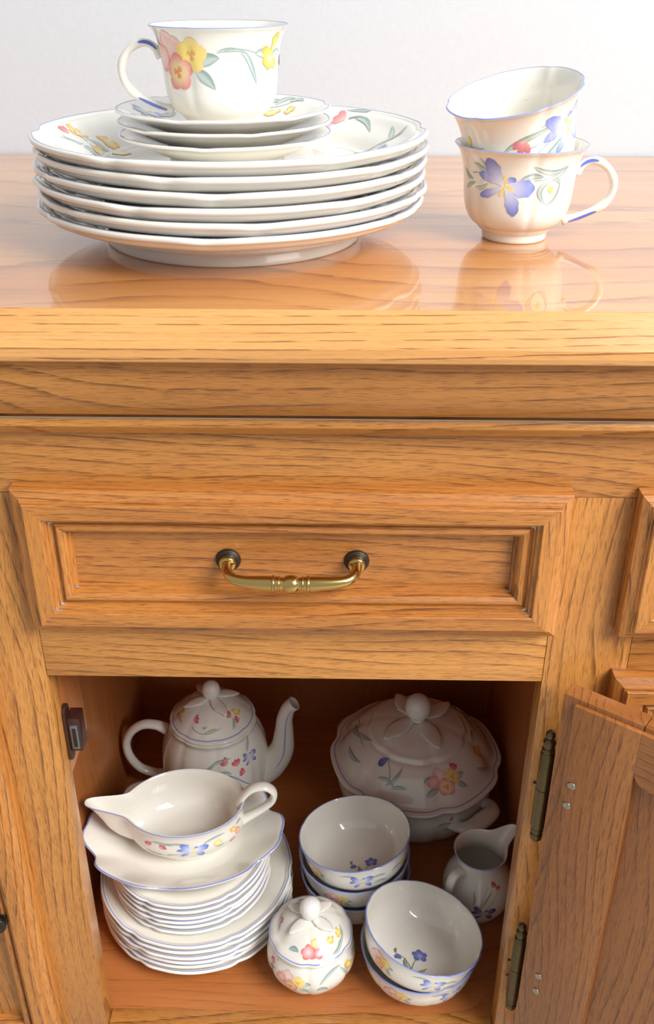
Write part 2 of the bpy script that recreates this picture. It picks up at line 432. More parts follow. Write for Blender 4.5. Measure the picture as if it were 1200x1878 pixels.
# block that carries the magnetic catch
box('catch_block', PL, XL-.0004, Y0+FT, Y0+.075, .49, .6395, WIN_Z, sb, bev=.0005)
mc = bm_obj('magnetic_catch', (lambda: (lambda bm: bm)(bmesh.new()))(), PLAST, sb)
def poly_prism(name, pts, mapf, t0, t1, mat, parent, bev=0):
    """pts 2D outline, extruded between t0 and t1; mapf(a,b,t)->xyz"""
    n = len(pts); V = [mapf(a, b, t0) for a, b in pts]+[mapf(a, b, t1) for a, b in pts]
    F = [(i, (i+1) % n, n+(i+1) % n, n+i) for i in range(n)]+[tuple(range(n))[::-1], tuple(range(n, 2*n))]
    o = obj(name, V, F, mat, parent, False)
    bm = bmesh.new(); bm.from_mesh(o.data); bmesh.ops.recalc_face_normals(bm, faces=bm.faces[:])
    if bev: bmesh.ops.bevel(bm, geom=bm.edges[:], offset=bev, segments=2, affect='EDGES', profile=.6)
    bm.to_mesh(o.data); bm.free()
    return o
bpy.data.objects.remove(mc)
# flange plate lies on the block (faces +x), rounded ends; body stands out from it with the magnet towards the front
cy_, cz_ = .6052, .5335
fl = []
for k in range(9): a = pi*k/8; fl.append((cy_+.0065*cos(a), cz_+.0215+.0065*sin(a)))
for k in range(9): a = pi+pi*k/8; fl.append((cy_+.0065*cos(a), cz_-.0215+.0065*sin(a)))
mc = poly_prism('magnetic_catch', fl, lambda a, b, t: (t, a, b), XL+.0001, XL+.0028, PLAST, sb, .0005)
box('catch_housing', XL+.0026, XL+.0130, .6005, .6150, cz_-.0165, cz_+.0175, PLAST, mc, bev=.0012)
box('magnet', XL+.0048, XL+.0108, .5992, .6015, cz_-.0130, cz_+.0110, MAGN, mc, bev=.0006)
box('magnet_slot', XL+.0066, XL+.0095, .5986, .5996, cz_-.0105, cz_+.0085, DARKBR, mc, bev=.0003)

# ---- drawer front: four mitred mouldings around a sunk panel
DPROF = [(0, 0), (0, .0098), (.0006, .0112), (.0018, .0120), (.0062, .0136), (.0068, .0140), (.0070, .0154), (.0080, .0156), (.0086, .0172), (.0094, .0178), (.0196, .0180), (.0202, .0174), (.0206, .0150), (.0216, .0150), (.0226, .0146), (.0232, .0124), (.0242, .0122), (.0250, .0096), (.0260, .0094), (.0268, .0112), (.0284, .0124), (.0304, .0122), (.0324, .0108), (.0334, .0090), (.0336, .0050), (.0352, .0046), (.0358, .0015), (.0362, -.003)]
def frame_piece(name, P, pa, pb, ia, ib, mat, parent, prof):
    """one mitred side: from corner pa to pb (x,z); inward unit diagonals ia, ib; proud towards -y"""
    V, F = [], []
    for d, h in prof: V.append((pa[0]+ia[0]*d, P-h, pa[1]+ia[1]*d))
    for d, h in prof: V.append((pb[0]+ib[0]*d, P-h, pb[1]+ib[1]*d))
    n = len(prof)
    F = [(i, i+1, n+i+1, n+i) for i in range(n-1)]+[(n-1, 0, n, 2*n-1), tuple(range(n))[::-1], tuple(range(n, 2*n))]
    o = obj(name, V, F, mat, parent, True, sharp=28)
    bm = bmesh.new(); bm.from_mesh(o.data); bmesh.ops.recalc_face_normals(bm, faces=bm.faces[:]); bm.to_mesh(o.data); bm.free()
    return o
def moulded_front(name, x0, x1, z0, z1, parent, prof=DPROF, panel_mat=None):
    g = .0003
    e = bpy.data.objects.new(name, None); COL.objects.link(e); e.parent = parent; e.empty_display_size = .03
    c = [(x0, z1), (x1, z1), (x1, z0), (x0, z0)]; ins = [(1, -1), (-1, -1), (-1, 1), (1, 1)]
    for k in range(4):
        j = (k+1) % 4
        frame_piece('frame_moulding', Y0-.0002, c[k], c[j], ins[k], ins[j], WMX if k % 2 == 0 else WMZ, e, prof)
    d = prof[-1][0]
    box('panel', x0+d-.004, x1-d+.004, Y0-.0021, Y0+.008, z0+d-.004, z1-d+.004, panel_mat or WMX, e, bev=0)
    return e
DX0, DX1, DZ0, DZ1 = -.2205, .1535, .6585, .7735
dr = moulded_front('drawer', DX0, DX1, DZ0, DZ1, sb)
moulded_front('drawer', .1975, .5715, DZ0, DZ1, sb)
moulded_front('drawer', -.640, -.266, DZ0, DZ1, sb)
# grey polish residue packed in the corners of the mouldings
def tri(cx, cz, sx, sz, w): return [(cx, cz), (cx+sx*w*1.3, cz+sz*w*.05), (cx+sx*w*.7, cz+sz*w*.28), (cx+sx*w*.35, cz+sz*w*.4), (cx+sx*w*.08, cz+sz*w*1.1)]
for cx, cz, sx, sz in ((DX0, DZ1, 1, -1), (DX1, DZ1, -1, -1), (DX1, DZ0, -1, 1), (DX0, DZ0, 1, 1)):
    for d, w, h in ((.0205, .0036, .0155), (.0236, .0030, .0130), (.0338, .0026, .0056)):
        poly_prism('polish_residue', tri(cx+sx*d, cz+sz*d, sx, sz, w), lambda a, b, t: (a, t, b), Y0-h, Y0-h+.004, RESID, dr)
# drawer pull
HZ = .7150
for hx in (-.0783, .0110):
    pr = [(0, -.0), (.0086, -.0), (.0088, .0012), (.0080, .0026), (.0066, .0032), (.0064, .0044), (.0050, .0052), (0, .0056)]
    s = Surf([(r, z) for r, z in pr], warp=lambda th, r, z, hx=hx: (hx+r*cos(th), Y0-.002-z, HZ+r*sin(th)), nu=32, sub=2)
    o = s.mesh('rosette', DARKBR, dr); o.data.flip_normals()
hx0, hx1 = -.0783, .0110
hm = (hx0+hx1)/2
path = [(hx0, Y0-.006, HZ), (hx0, Y0-.0120, HZ), (hx0+.0008, Y0-.0175, HZ-.0008), (hx0+.0045, Y0-.0225, HZ-.0022), (hx0+.0115, Y0-.0250, HZ-.0030), (hm-.0125, Y0-.0268, HZ-.0034), (hm, Y0-.0270, HZ-.0034)]
rads = [.0047, .0036, .0034, .0036, .0040, .0052, .0040]
full = path+[(2*hm-p[0], p[1], p[2]) for p in path[-2::-1]]; fr = rads+rads[-2::-1]
V, F, _ = sweep(full, fr, 16, 6, up=(0, 0, 1)); hd = obj('handle', V, F, BRASS, dr)
def xlathe(name, prof, x, y, z, mat, parent):   # turned along x
    s = Surf(prof, warp=lambda th, r, q: (x+q, y+r*cos(th), z+r*sin(th)), nu=24, sub=3)
    o = s.mesh(name, mat, parent); bm = bmesh.new(); bm.from_mesh(o.data); bmesh.ops.recalc_face_normals(bm, faces=bm.faces[:]); bm.to_mesh(o.data); bm.free(); return o
xlathe('handle_bead', [(0, -.0135), (.0052, -.0130), (.0058, -.0122), (.0058, -.0112), (.0048, -.0106), (.0046, -.0092), (.0052, -.0086), (.0052, -.0076), (.0040, -.0068), (.0042, -.0056), (.0056, -.0034), (.0062, 0), (.0056, .0034), (.0042, .0056), (.0040, .0068), (.0052, .0076), (.0052, .0086), (.0046, .0092), (.0048, .0106), (.0058, .0112), (.0058, .0122), (.0052, .0130), (0, .0135)], hm, Y0-.0270, HZ-.0034, BRASS, dr)
for hx in (hx0, hx1):
    s = Surf([(0, .0), (.0056, .0), (.0060, .0012), (.0056, .0024), (.0048, .0030), (0, .0034)], warp=lambda th, r, z, hx=hx: (hx+r*cos(th), Y0-.0072-z, HZ+r*sin(th)), nu=24, sub=2)
    o = s.mesh('handle_collar', BRASS, dr); o.data.flip_normals()

# ---- closed doors left and right (only their edges are in view)
moulded_front('cabinet_door', .2010, .586, .165, .6225, sb, panel_mat=WZ)
ld = moulded_front('cabinet_door', -.660, -.2630, .165, .6225, sb, panel_mat=WZ)
s = Surf([(0, 0), (.009, 0), (.0095, .001), (.0085, .003), (.005, .005), (.0045, .010), (.008, .014), (.0095, .019), (.008, .024), (0, .026)], warp=lambda th, r, z: (-.2965+r*cos(th), Y0-.012-z*.35, .3480+r*sin(th)), nu=32, sub=2)
o = s.mesh('knob', DARKBR, ld); o.data.flip_normals()

# ---- open door, swung out to the right on its hinges
door = bpy.data.objects.new('cabinet_door', None); COL.objects.link(door); door.parent = sb
door.location = (.1685, .551, 0); door.rotation_euler = (0, 0, radians(-35.7))   # opened about 145 degrees
DW, DB, DT = .372, .172, .613          # inner slab width, bottom, top
SW = .050; LIP = .0105
def dbox(name, x0, x1, y0, y1, z0, z1, mat, bev=.0006, par=door): return box(name, x0, x1, y0, y1, z0, z1, mat, par, bev)
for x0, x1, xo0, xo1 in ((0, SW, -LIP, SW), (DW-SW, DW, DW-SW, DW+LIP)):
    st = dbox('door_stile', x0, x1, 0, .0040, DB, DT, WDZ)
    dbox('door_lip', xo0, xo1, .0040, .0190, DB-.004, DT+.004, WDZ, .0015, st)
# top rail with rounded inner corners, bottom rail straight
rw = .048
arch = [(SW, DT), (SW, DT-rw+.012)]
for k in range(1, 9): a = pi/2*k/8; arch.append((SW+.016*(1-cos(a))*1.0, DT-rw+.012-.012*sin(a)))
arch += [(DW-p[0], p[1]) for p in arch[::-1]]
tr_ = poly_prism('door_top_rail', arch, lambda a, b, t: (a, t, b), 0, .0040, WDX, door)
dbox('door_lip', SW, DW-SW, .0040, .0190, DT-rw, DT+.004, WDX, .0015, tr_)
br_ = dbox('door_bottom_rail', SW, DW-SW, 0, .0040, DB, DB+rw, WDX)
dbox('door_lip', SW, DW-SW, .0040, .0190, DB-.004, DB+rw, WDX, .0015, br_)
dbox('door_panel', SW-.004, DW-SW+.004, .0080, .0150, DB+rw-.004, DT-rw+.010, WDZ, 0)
for sx, sz in ((.0075, .5395), (.0062, .5185), (.0062, .3160), (.0062, .2960)):
    s = Surf([(0, 0), (.0030, 0), (.0034, .0004), (.0030, .0010), (.0012, .0011), (0, .0006)], warp=lambda th, r, z, sx=sx, sz=sz: (sx+r*cos(th), -z+.0001, sz+r*sin(th)), nu=20, sub=2)
    o = s.mesh('screw', STEEL, door); o.data.flip_normals()
# hinges
HP = [(0, .117), (.0020, .1165), (.0036, .1145), (.0040, .1120), (.0030, .1098), (.0026, .1088), (.0042, .1078), (.0050, .1060), (.0046, .1020), (.0040, .1000), (.0052, .0990), (.0052, .0975), (.0046, .0965), (.0056, .0950), (.0058, .0600), (.0058, .0588), (.0050, .0584), (.0058, .0580), (.0058, .0180), (.0056, .0165), (.0046, .0155), (.0052, .0145), (.0050, .0110), (.0038, .0095), (.0050, .0080), (.0048, .0035), (.0030, .0010), (0, 0)]
for z0 in (.4525, .2330):
    s = Surf(HP[::-1], warp=lambda th, r, z, z0=z0: (.1610+r*cos(th), .5735+r*sin(th), z0+z), nu=20, sub=1, smooth=False)
    h = s.mesh('hinge', HINGE, sb); h.data.set_sharp_from_angle(angle=radians(40))
    box('hinge_leaf', .1605, .1690, .5720, .5740, z0+.022, z0+.090, HINGE, h, bev=.0003)
for x, z, r in ((.1565, .507, .0016), (.1560, .289, .0016), (.1560, .268, .0012)):
    s = Surf([(0, 0), (r, 0), (r, .0004), (0, .0006)], warp=lambda th, rr, q, x=x, z=z: (x+rr*cos(th), Y0-q, z+rr*sin(th)), nu=14, sub=1, smooth=False)
    o = s.mesh('nail', DARKBR, sb); o.data.flip_normals()

# ================================================================== CROCKERY
def root_local(name, label, cat, group=None): return thing(name, label, cat, group=group)

def plate_profile(R, foot, h, t=.0045, flat=.0032):
    k = R/.1355; hh = h
    e = .0038*min(1, k*1.15); fh = .0082*min(1, k*1.1)
    return [(0, flat), (foot-.006, flat), (foot-.003, flat*.7), (foot-.0015, 0), (foot+.0014, 0), (foot+.0024, .0010), (foot+.0030, fh-.0012), (foot+.0034, fh-.0002), (foot+.0052, fh+.0006),
            (foot+(R-foot)*.36, fh+(hh-fh)*.20), (foot+(R-foot)*.64, fh+(hh-fh)*.44), (foot+(R-foot)*.86, hh-e*2.2), (R-.0026, hh-e*1.25), (R-.0004, hh-e*.85), (R, hh-e*.4), (R-.0006, hh-.0004), (R-.0020, hh), (R-.0046, hh-.0007), (R-.0060, hh-.0018),
            (R-.0090, hh-.0022), (foot+(R-foot)*.64, fh+(hh-fh)*.44+t), (foot+(R-foot)*.36, fh+(hh-fh)*.20+t*.9), (foot+(R-foot)*.12, flat+t*.95+.001), (foot-.004, flat+t*.9), (foot-.018, flat+t*.85), (0, flat+t*.85)]

ORD6 = ['lowest', 'second from the bottom', 'third from the bottom', 'fourth from the bottom', 'fifth from the bottom', 'topmost']
# ---- six dinner plates on the worktop
R = .1355; DPH = .0298
dsurf = Surf(plate_profile(R, .0885, DPH), notch_warp(6, DPH, R, .013, ph=radians(2), lift=.0012), nu=180, sub=3)
def make_plate(name, surf, label, cat, group):
    t = thing(name, label, cat, group=group)
    surf.mesh('body', PORC, t)
    sr = surf.s_rim(); surf.band('rim_line', BLUE, t, sr-.0001, sr+.0008, rows=4)
    return t
DC = (-.0785, .722); DSP = .0087
dp0 = make_plate('dinner_plate', dsurf, '', 'plate', 'dinner plates stacked on the worktop')
rots = [28, 41, 8, 30, 17, 2]
jit = [(-.001, .001), (.0008, .0), (-.0006, -.001), (.0002, 0), (.0014, .001), (.0, .0)]
for i in range(6):
    lab = f'large white dinner plate in the worktop stack, {ORD6[i]} of six'
    if i == 5: lab = 'large flower-painted dinner plate topmost of the stack, right under the three saucers'
    loc = (DC[0]+jit[i][0], DC[1]+jit[i][1], ZT+DSP*i); rz = radians(rots[i])
    if i == 0: dp0.location = loc; dp0.rotation_euler = (0, 0, rz); dp0['label'] = lab; top = dp0
    else: top = dup(dp0, loc, rz, lab)
pr = Print(dsurf); phr = -radians(rots[5])
def rim_s(surf, r): return surf.s_inner(r)
# sprays round the rim: yellow flowers left, blue beside the saucers, pink bud and blue iris right
pr.place_disc(-.100, .020, 1.5, .1)
pr.stem((-14, -8), (-2, -4), (12, -2), .4); pr.stem((-12, 12), (-4, 0), (6, -6), .4); pr.leaf((-14, -4), (0, -10), (14, -6), 1.6); pr.leaf((2, -2), (10, -6), (20, -12), 1.8); pr.leaf((-4, 4), (4, 6), (10, 2), 1.5)
pr.daffodil(-8, 8, 7, .3); pr.daffodil(6, 13, 7, 1.0); pr.daffodil(3, -2, 6.5, -.6); pr.bud(-11, 2, 5, 1.2); pr.primrose(12, 6, 5, (250, 240, 190), (248, 222, 120), (244, 190, 80), eye=None)
pr.place_disc(-.074, -.030, 1.5, -.1)
pr.iris(2, 2, 11, .5, dk=(110, 124, 196)); pr.leaf((-16, 2), (-6, 8), (4, 8), 1.6); pr.leaf((8, 2), (14, 8), (22, 12), 1.8); pr.stem((-18, 10), (-6, 4), (2, 2), .4)
pr.place_disc(.088, .066, 1.5, -.3)
pr.bud(-14, 10, 11, 1.5, c1=(236, 156, 154), c2=(220, 112, 122)); pr.bud(-8, 12, 8, 1.1, c1=(236, 156, 154), c2=(220, 112, 122)); pr.stem((-6, 12), (6, 12), (10, -8), .6); pr.leaf((-2, 10), (6, 8), (9, -6), 1.4); pr.leaf((-10, 20), (-2, 16), (6, 14), 1.2)
pr.place_disc(.106, .008, 1.5, .2)
pr.stem((-10, 16), (-4, 2), (10, 4), .5); pr.leaf((-2, 4), (6, 2), (14, 8), 1.4); pr.leaf((4, 4), (8, 12), (10, 20), 1.2); pr.iris(-8, -6, 9, .4)
pr.place_disc(.060, -.085, 1.4); pr.cluster(1.0); pr.place_disc(-.01, .108, 1.4); pr.cluster(1.0)
pr.build(top)

# ---- three saucers on the dinner plates
SR = .0745; SH = .0185
ssurf = Surf([(0, .0028), (.034, .0028), (.036, .002), (.0372, 0), (.0398, 0), (.0408, .0014), (.0414, .0032), (.050, .0062), (.060, .0105), (.068, .0145), (.0725, .0162), (.0743, .0172), (.0746, .0180), (.0738, .0186), (.0722, .0185), (.066, .0168), (.058, .0128), (.048, .0088), (.040, .0064), (.030, .0056), (.0255, .0058), (.0245, .0066), (.0235, .0064), (.022, .0056), (0, .0056)], notch_warp(6, SH, SR, .012, ph=radians(10), lift=.0008), nu=144, sub=3)
SC = (-.0845, .733); SZ0 = ZT+5*DSP+.0072; SSP = .0082
sa0 = make_plate('saucer', ssurf, '', 'saucer', 'saucers stacked on the dinner plates')
for i in range(3):
    lab = ['white saucer with blue rim, lowest of the three resting on the top dinner plate', 'white saucer with blue rim, middle one of the three under the cup', 'flower-painted saucer directly under the cup with the pink and yellow blossoms'][i]
    loc = (SC[0]+(.0012, .0004, 0)[i], SC[1]+(0, .001, 0)[i], SZ0+SSP*i); rz = radians((15, 40, 3)[i])
    if i == 0: sa0.location = loc; sa0.rotation_euler = (0, 0, rz); sa0['label'] = lab; tops = sa0
    else: tops = dup(sa0, loc, rz, lab)
pr = Print(ssurf)
pr.place_disc(-.050, .016, 1.25, .1); pr.iris(-3, -1, 9, .7, dk=(96, 108, 190)); pr.iris(4, -8, 7, 1.6, dk=(120, 124, 180)); pr.leaf((-12, -6), (-6, -2), (2, -2), 1.8); pr.leaf((2, 2), (8, 6), (12, 14), 2.0)
pr.place_disc(-.030, -.046, 1.2, .1); pr.leaf((-8, 0), (0, 4), (8, 0), 1.6); pr.daffodil(2, 0, 6)
pr.place_disc(.038, .038, 1.3, .0); pr.leaf((-10, 8), (-4, 14), (2, 8), 2.0); pr.leaf((-2, 6), (4, 12), (10, 6), 2.2); pr.leaf((6, 4), (12, 6), (14, -2), 2.0); pr.daffodil(-4, -2, 7, .4); pr.daffodil(6, -6, 6, 2.); pr.stem((-12, 8), (0, 2), (14, 2), .4)
pr.place_disc(.040, -.036, 1.2); pr.leaf((-10, 2), (-2, 6), (8, 2), 2); pr.iris(-2, 0, 8, 2.)
pr.build(tops)

# ---- cups
CUP = [(0, .003), (.0165, .003), (.0185, .002), (.0195, 0), (.0215, 0), (.0226, .0010), (.0232, .0045), (.0240, .0066), (.0252, .0070), (.0256, .0080), (.0266, .0084), (.0272, .0094), (.0315, .0128), (.0352, .0190), (.0372, .0275), (.0380, .0370), (.0388, .0470), (.0405, .0550), (.0432, .0612), (.0453, .0636), (.0457, .0643), (.0450, .0647), (.0430, .0628), (.0392, .0560), (.0370, .0475), (.0360, .0380), (.0350, .0285), (.0326, .0200), (.0280, .0130), (.0180, .0088), (0, .0078)]
csurf = None
def cup_surf(deg): return Surf(CUP, groove_warp(6, .018, ph=radians(-84+deg), zlo=.004), nu=144, sub=4)
def make_cup(label, handle_deg, loc, rot=None, groove_deg=0):
    global csurf
    csurf = cup_surf(groove_deg)
    t = thing('teacup', label, 'teacup', loc, group='teacups')
    csurf.mesh('body', PORC, t)
    sr = csurf.s_rim(); csurf.band('rim_line', BLUE, t, sr-.0009, sr+.0002, rows=4)
    hp = [(.0392, 0, .0445), (.0425, 0, .0505), (.0475, 0, .0535), (.0540, 0, .0530), (.0605, 0, .0485), (.0645, 0, .0420), (.0655, 0, .0365), (.0640, 0, .0300), (.0590, 0, .0235), (.0520, 0, .0195), (.0430, 0, .0155), (.0325, 0, .0125)]
    hr = [(.0040, .0030), (.0034, .0026), (.0033, .0025), (.0036, .0030), (.0033, .0026), (.0037, .0031), (.0033, .0027), (.0033, .0026), (.0038, .0032), (.0033, .0025), (.0034, .0026), (.0046, .0034)]
    V, F, C = sweep(hp, hr, 14, 5)
    h = obj('handle', V, F, PORC, t); h.rotation_euler = (0, 0, radians(handle_deg))
    # blue brush strokes where the handle meets the cup
    for i0, i1 in ((4, 15), (43, 54)):
        for sd in (-1, 1):
            V, F, Cc = [], [], []; idx = list(range(i0, i1))
            for q, i in enumerate(idx):
                c = C[i]; a = Vector(C[i-1][:3]); bb = Vector(C[i+1][:3]); tg = (bb-a).normalized(); ny = Vector((0, sd, 0)); up = tg.cross(Vector((0, 1, 0)))
                w = .55*sin(pi*(q+.6)/(len(idx)+.2))**.6
                for v in (-1, 0, 1):
                    ang = .25+v*w*.75
                    d = ny*cos(ang)*(c[3]+.0002)+up*sin(ang)*(c[4]+.0002); V.append(Vector(c[:3])+d); Cc.append(lin((96, 116, 206)))
            for q in range(len(idx)-1):
                for v in range(2):
                    f = (q*3+v, q*3+v+1, q*3+v+4, q*3+v+3); F.append(f if sd < 0 else f[::-1])
            obj('brush_stroke', V, F, PRINT, h, True, cols=Cc)
    if rot is not None: t.rotation_euler = rot
    return t
def so(z): return csurf.s_outer(z)
cup1 = make_cup('white teacup painted with pink and yellow blossoms, standing on the three saucers', 183, (-.0828, .7135, SZ0+2*SSP+.0058), groove_deg=-30)
pr = Print(csurf)
pr.place(radians(-123), so(.0430), 1.75, 0); pr.cluster(1.0)
pr.leaf((-15, 0), (-13, 4), (-13, 7), 1.2, (232, 196, 90), (246, 224, 140))
pr.place(radians(-64), so(.0480), 1.3); pr.leaf((-12, 1), (-6, 4), (3, 1), .9); pr.leaf((0, 1), (5, 0), (9, -14), 1.3); pr.stem((-8, 2), (0, 4), (10, 0), .3); pr.leaf((8, 0), (12, 2), (15, -3), 2.0)
pr.place(radians(-30), so(.0430), 1.35); pr.daffodil(0, 1, 9, .0); pr.petal(radians(80), 9, 2.4, (250, 236, 170), (246, 214, 96), (244, 190, 70), org=(2, 4)); pr.leaf((2, 2), (6, 5), (10, 3), 1.4)
pr.place(radians(20), so(.042), 1.0); pr.cluster(.9)
pr.build(cup1)

cup2 = make_cup('white teacup with large blue iris, lower of the two stacked cups', -6, (.1220, .7185, ZT), groove_deg=0)
pr = Print(csurf)
pr.place(radians(-113), so(.0405), 1.0); pr.leaf((-24, 13), (-16, 10), (-6, 4), 1.8); pr.leaf((-18, 18), (-14, 10), (-4, 7), 1.5); pr.leaf((-24, -3), (-18, -5), (-12, 1), 1.5); pr.stem((-26, 6), (-18, 8), (-6, 4), .35); pr.leaf((10, 4), (18, 9), (26, 6), 2.0); pr.iris(0, 0, 20)
pr.place(radians(-66), so(.0400), 1.0); pr.leaf((-14, 14), (0, 5), (12, 13), 1.8); pr.stem((12, 13), (10, 6), (0, 4), .4); pr.stem((12, 13), (6, 6), (-12, 4), .35)
pr.leaf((0, 4), (-14, -2), (-2, -12), 1.7); pr.leaf((-2, -12), (8, -12), (8, 2), 1.4); pr.leaf((0, 4), (6, 6), (8, 0), 1.1); pr.petal(radians(100), 5.5, 2.0, (246, 226, 110), (244, 214, 90), (246, 224, 120), org=(1, -5))
pr.place(radians(-160), so(.0420), 1.0); pr.leaf((-6, 8), (-2, 2), (6, 2), 1.4); pr.leaf((-4, -6), (2, -2), (8, 0), 1.2)
pr.place(radians(60), so(.042), 1.0); pr.cluster(.9)
pr.build(cup2)

# upper cup leans on its own handle inside the lower one
nrm = Vector((-.2309, -.1826, 1)).normalized()
ctr = Vector((.1130, .7128, 1.0020))
q = Vector((0, 0, 1)).rotation_difference(nrm)
cup3 = make_cup('white teacup tilted in the top of the stacked pair, red bud and blue iris outside', 72, ctr-nrm*.0643, q.to_euler(), groove_deg=12)
pr = Print(csurf)
pr.place(radians(-42), so(.0430), 1.0); pr.leaf((-22, 6), (-14, 8), (-8, 7), 1.5); pr.iris(0, 0, 20, .5); pr.leaf((-20, -14), (-12, -10), (-6, -5), 1.8)
pr.place(radians(-92), so(.0400), 1.0); pr.leaf((-14, -3), (-2, 6), (24, 7), 2.0, (120, 146, 142), (206, 214, 176)); pr.stem((-2, -4), (8, -2), (22, 2), .3); pr.stem((4, -8), (14, -6), (20, 0), .3)
pr.petal(radians(-150), 8, 1.9, (244, 190, 186), (228, 132, 134), (214, 92, 104), org=(-1, 3)); pr.petal(radians(-115), 10, 2.1, (240, 180, 178), (226, 128, 130), (214, 92, 104), org=(0, 3)); pr.petal(radians(-85), 9, 1.8, (244, 190, 186), (228, 132, 134), (214, 92, 104), org=(1, 3)); pr.petal(radians(-180), 6, 1.5, (244, 190, 186), (228, 132, 134), (214, 92, 104), org=(-1, 2))
pr.place(radians(-146), so(.0420), 1.0); pr.leaf((-8, 0), (-2, -4), (8, 0), 1.5); pr.petal(radians(80), 9, 2.2, (250, 236, 170), (246, 214, 96), (240, 200, 80), org=(-6, -2)); pr.petal(radians(-70), 9, 2, (250, 236, 170), (240, 220, 130), (220, 210, 130), org=(-6, -2))
pr.build(cup3)

# ---- plates inside the cabinet
PR_, PH_ = .1010, .0200
psurf = Surf(plate_profile(PR_, .0600, PH_, t=.0042, flat=.0030), notch_warp(6, PH_, PR_, .013, ph=radians(-62), lift=.0008), nu=144, sub=3)
PC = (-.1500, .7290); PSP = .0077
p0 = make_plate('salad_plate', psurf, '', 'plate', 'salad plates at the bottom of the cabinet stack')
for i in range(6):
    lab = f'wide white salad plate in the cabinet stack, {ORD6[i]} of six'
    loc = (PC[0]+(.0005, -.001, .001, 0, -.0008, 0)[i], PC[1]+(0, .001, 0, -.001, 0, 0)[i], ZF+PSP*i); rz = radians((3, -4, 2, 5, -2, 0)[i])
    if i == 0: p0.location = loc; p0.rotation_euler = (0, 0, rz); p0['label'] = lab
    else: dup(p0, loc, rz, lab)
QR, QH = .0815, .0170
qsurf = Surf(plate_profile(QR, .0450, QH, t=.0040, flat=.0028), notch_warp(6, QH, QR, .013, ph=radians(-55), lift=.0008), nu=144, sub=3)
QC = (-.1535, .7230); QSP = .0074; QZ0 = ZF+5*PSP+.0069
q0 = make_plate('side_plate', qsurf, '', 'plate', 'side plates on top of the salad plates')
for i in range(6):
    lab = f'small white side plate under the oval dish, {ORD6[i]} of six'
    loc = (QC[0]+(.001, 0, -.001, .0006, 0, -.0004)[i], QC[1]+(0, .0008, 0, -.0008, 0, 0)[i], QZ0+QSP*i); rz = radians((2, -3, 4, 0, -2, 1)[i])
    if i == 0: q0.location = loc; q0.rotation_euler = (0, 0, rz); q0['label'] = lab
    else: dup(q0, loc, rz, lab)
QTOP = QZ0+5*QSP+.0064

# ---- gravy boat and its oval dish
gd = thing('oval_dish', 'oval scalloped white dish with blue edge lying on the side plates under the gravy boat', 'dish', (-.1600, .7280, QTOP), radians(4))
def dish_warp(th, r, z):
    f = min(max((r/.080-.55)/.45, 0), 1); f = f*f
    n = 6; d = ((th-radians(22)) % (2*pi/n)); d = min(d, 2*pi/n-d)
    g = -.9*exp(-(d/.16)**2)+.35*exp(-((d-.3)/.2)**2)
    k = 1+.075*f*g
    return r*k*cos(th)*1.27, r*k*sin(th)*.965, z+f*.0060*(g+.2)
gsurf = Surf([(0, .003), (.040, .003), (.042, 0), (.045, 0), (.0465, .003), (.054, .0075), (.066, .0140), (.075, .0195), (.0795, .0222), (.0803, .0234), (.0796, .0243), (.0775, .0240), (.072, .0210), (.062, .0150), (.052, .0096), (.044, .0068), (0, .0062)], dish_warp, nu=144, sub=4)
gsurf.mesh('body', PORC, gd); sr = gsurf.s_rim(); gsurf.band('rim_line', BLUE, gd, sr-.0010, sr+.0005, rows=4)
gb = thing('gravy_boat', 'white gravy boat with pouring lip and blue iris, standing on the oval dish', 'gravy boat', (-.1570, .7330, QTOP+.0064), radians(6))
def boat_warp(th, r, z):
    zz = min(max(z/.052, 0), 1)
    d = abs(((th-pi+pi) % (2*pi))-pi)
    sp = exp(-(d/.29)**4)*zz**.85
    sp2 = exp(-(d/.5)**2)*zz**1.5
    x = r*cos(th)*(1.36-.06*zz); y = r*sin(th)*(1.0)
    back = exp(-((abs(th-0) if th < pi else 2*pi-th)/.5)**2)*zz**3
    x -= sp*.034*min(1, r/.03)+sp2*.006*min(1, r/.03); y *= 1-.22*exp(-(d/.42)**2)*zz
    return x, y, z+(sp*zz*zz*.0075+back*.002)*min(1, r/.03)
BO = [(0, .004), (.024, .004), (.026, .002), (.027, 0), (.0300, 0), (.0310, .003), (.0310, .006), (.0345, .0085), (.0420, .0170), (.0445, .0260), (.0440, .0350), (.0442, .0440), (.0462, .0500), (.0470, .0516), (.0466, .0524), (.0455, .0520), (.0425, .0450), (.0420, .0350), (.0418, .0260), (.0390, .0180), (.0320, .0110), (.0200, .0075), (0, .0070)]
bsurf = Surf(BO, boat_warp, nu=160, sub=4)
bsurf.mesh('body', PORC, gb); sr = bsurf.s_rim(); bsurf.band('rim_line', BLUE, gb, sr-.0016, sr-.0004, rows=4)
hp = [(.0540, 0, .0440), (.0600, 0, .0560), (.0700, 0, .0650), (.0820, 0, .0660), (.0905, 0, .0580), (.0895, 0, .0470), (.0800, 0, .0370), (.0690, 0, .0290), (.0560, 0, .0200)]
V, F, _ = sweep(hp, [(.0080, .0040), (.0066, .0036), (.0062, .0036), (.0062, .0036), (.0062, .0036), (.0060, .0034), (.0058, .0033), (.0060, .0034), (.0070, .0040)], 14, 6)
obj('handle', V, F, PORC, gb)
pr = Print(bsurf)
def sb_(z): return bsurf.s_outer(z)
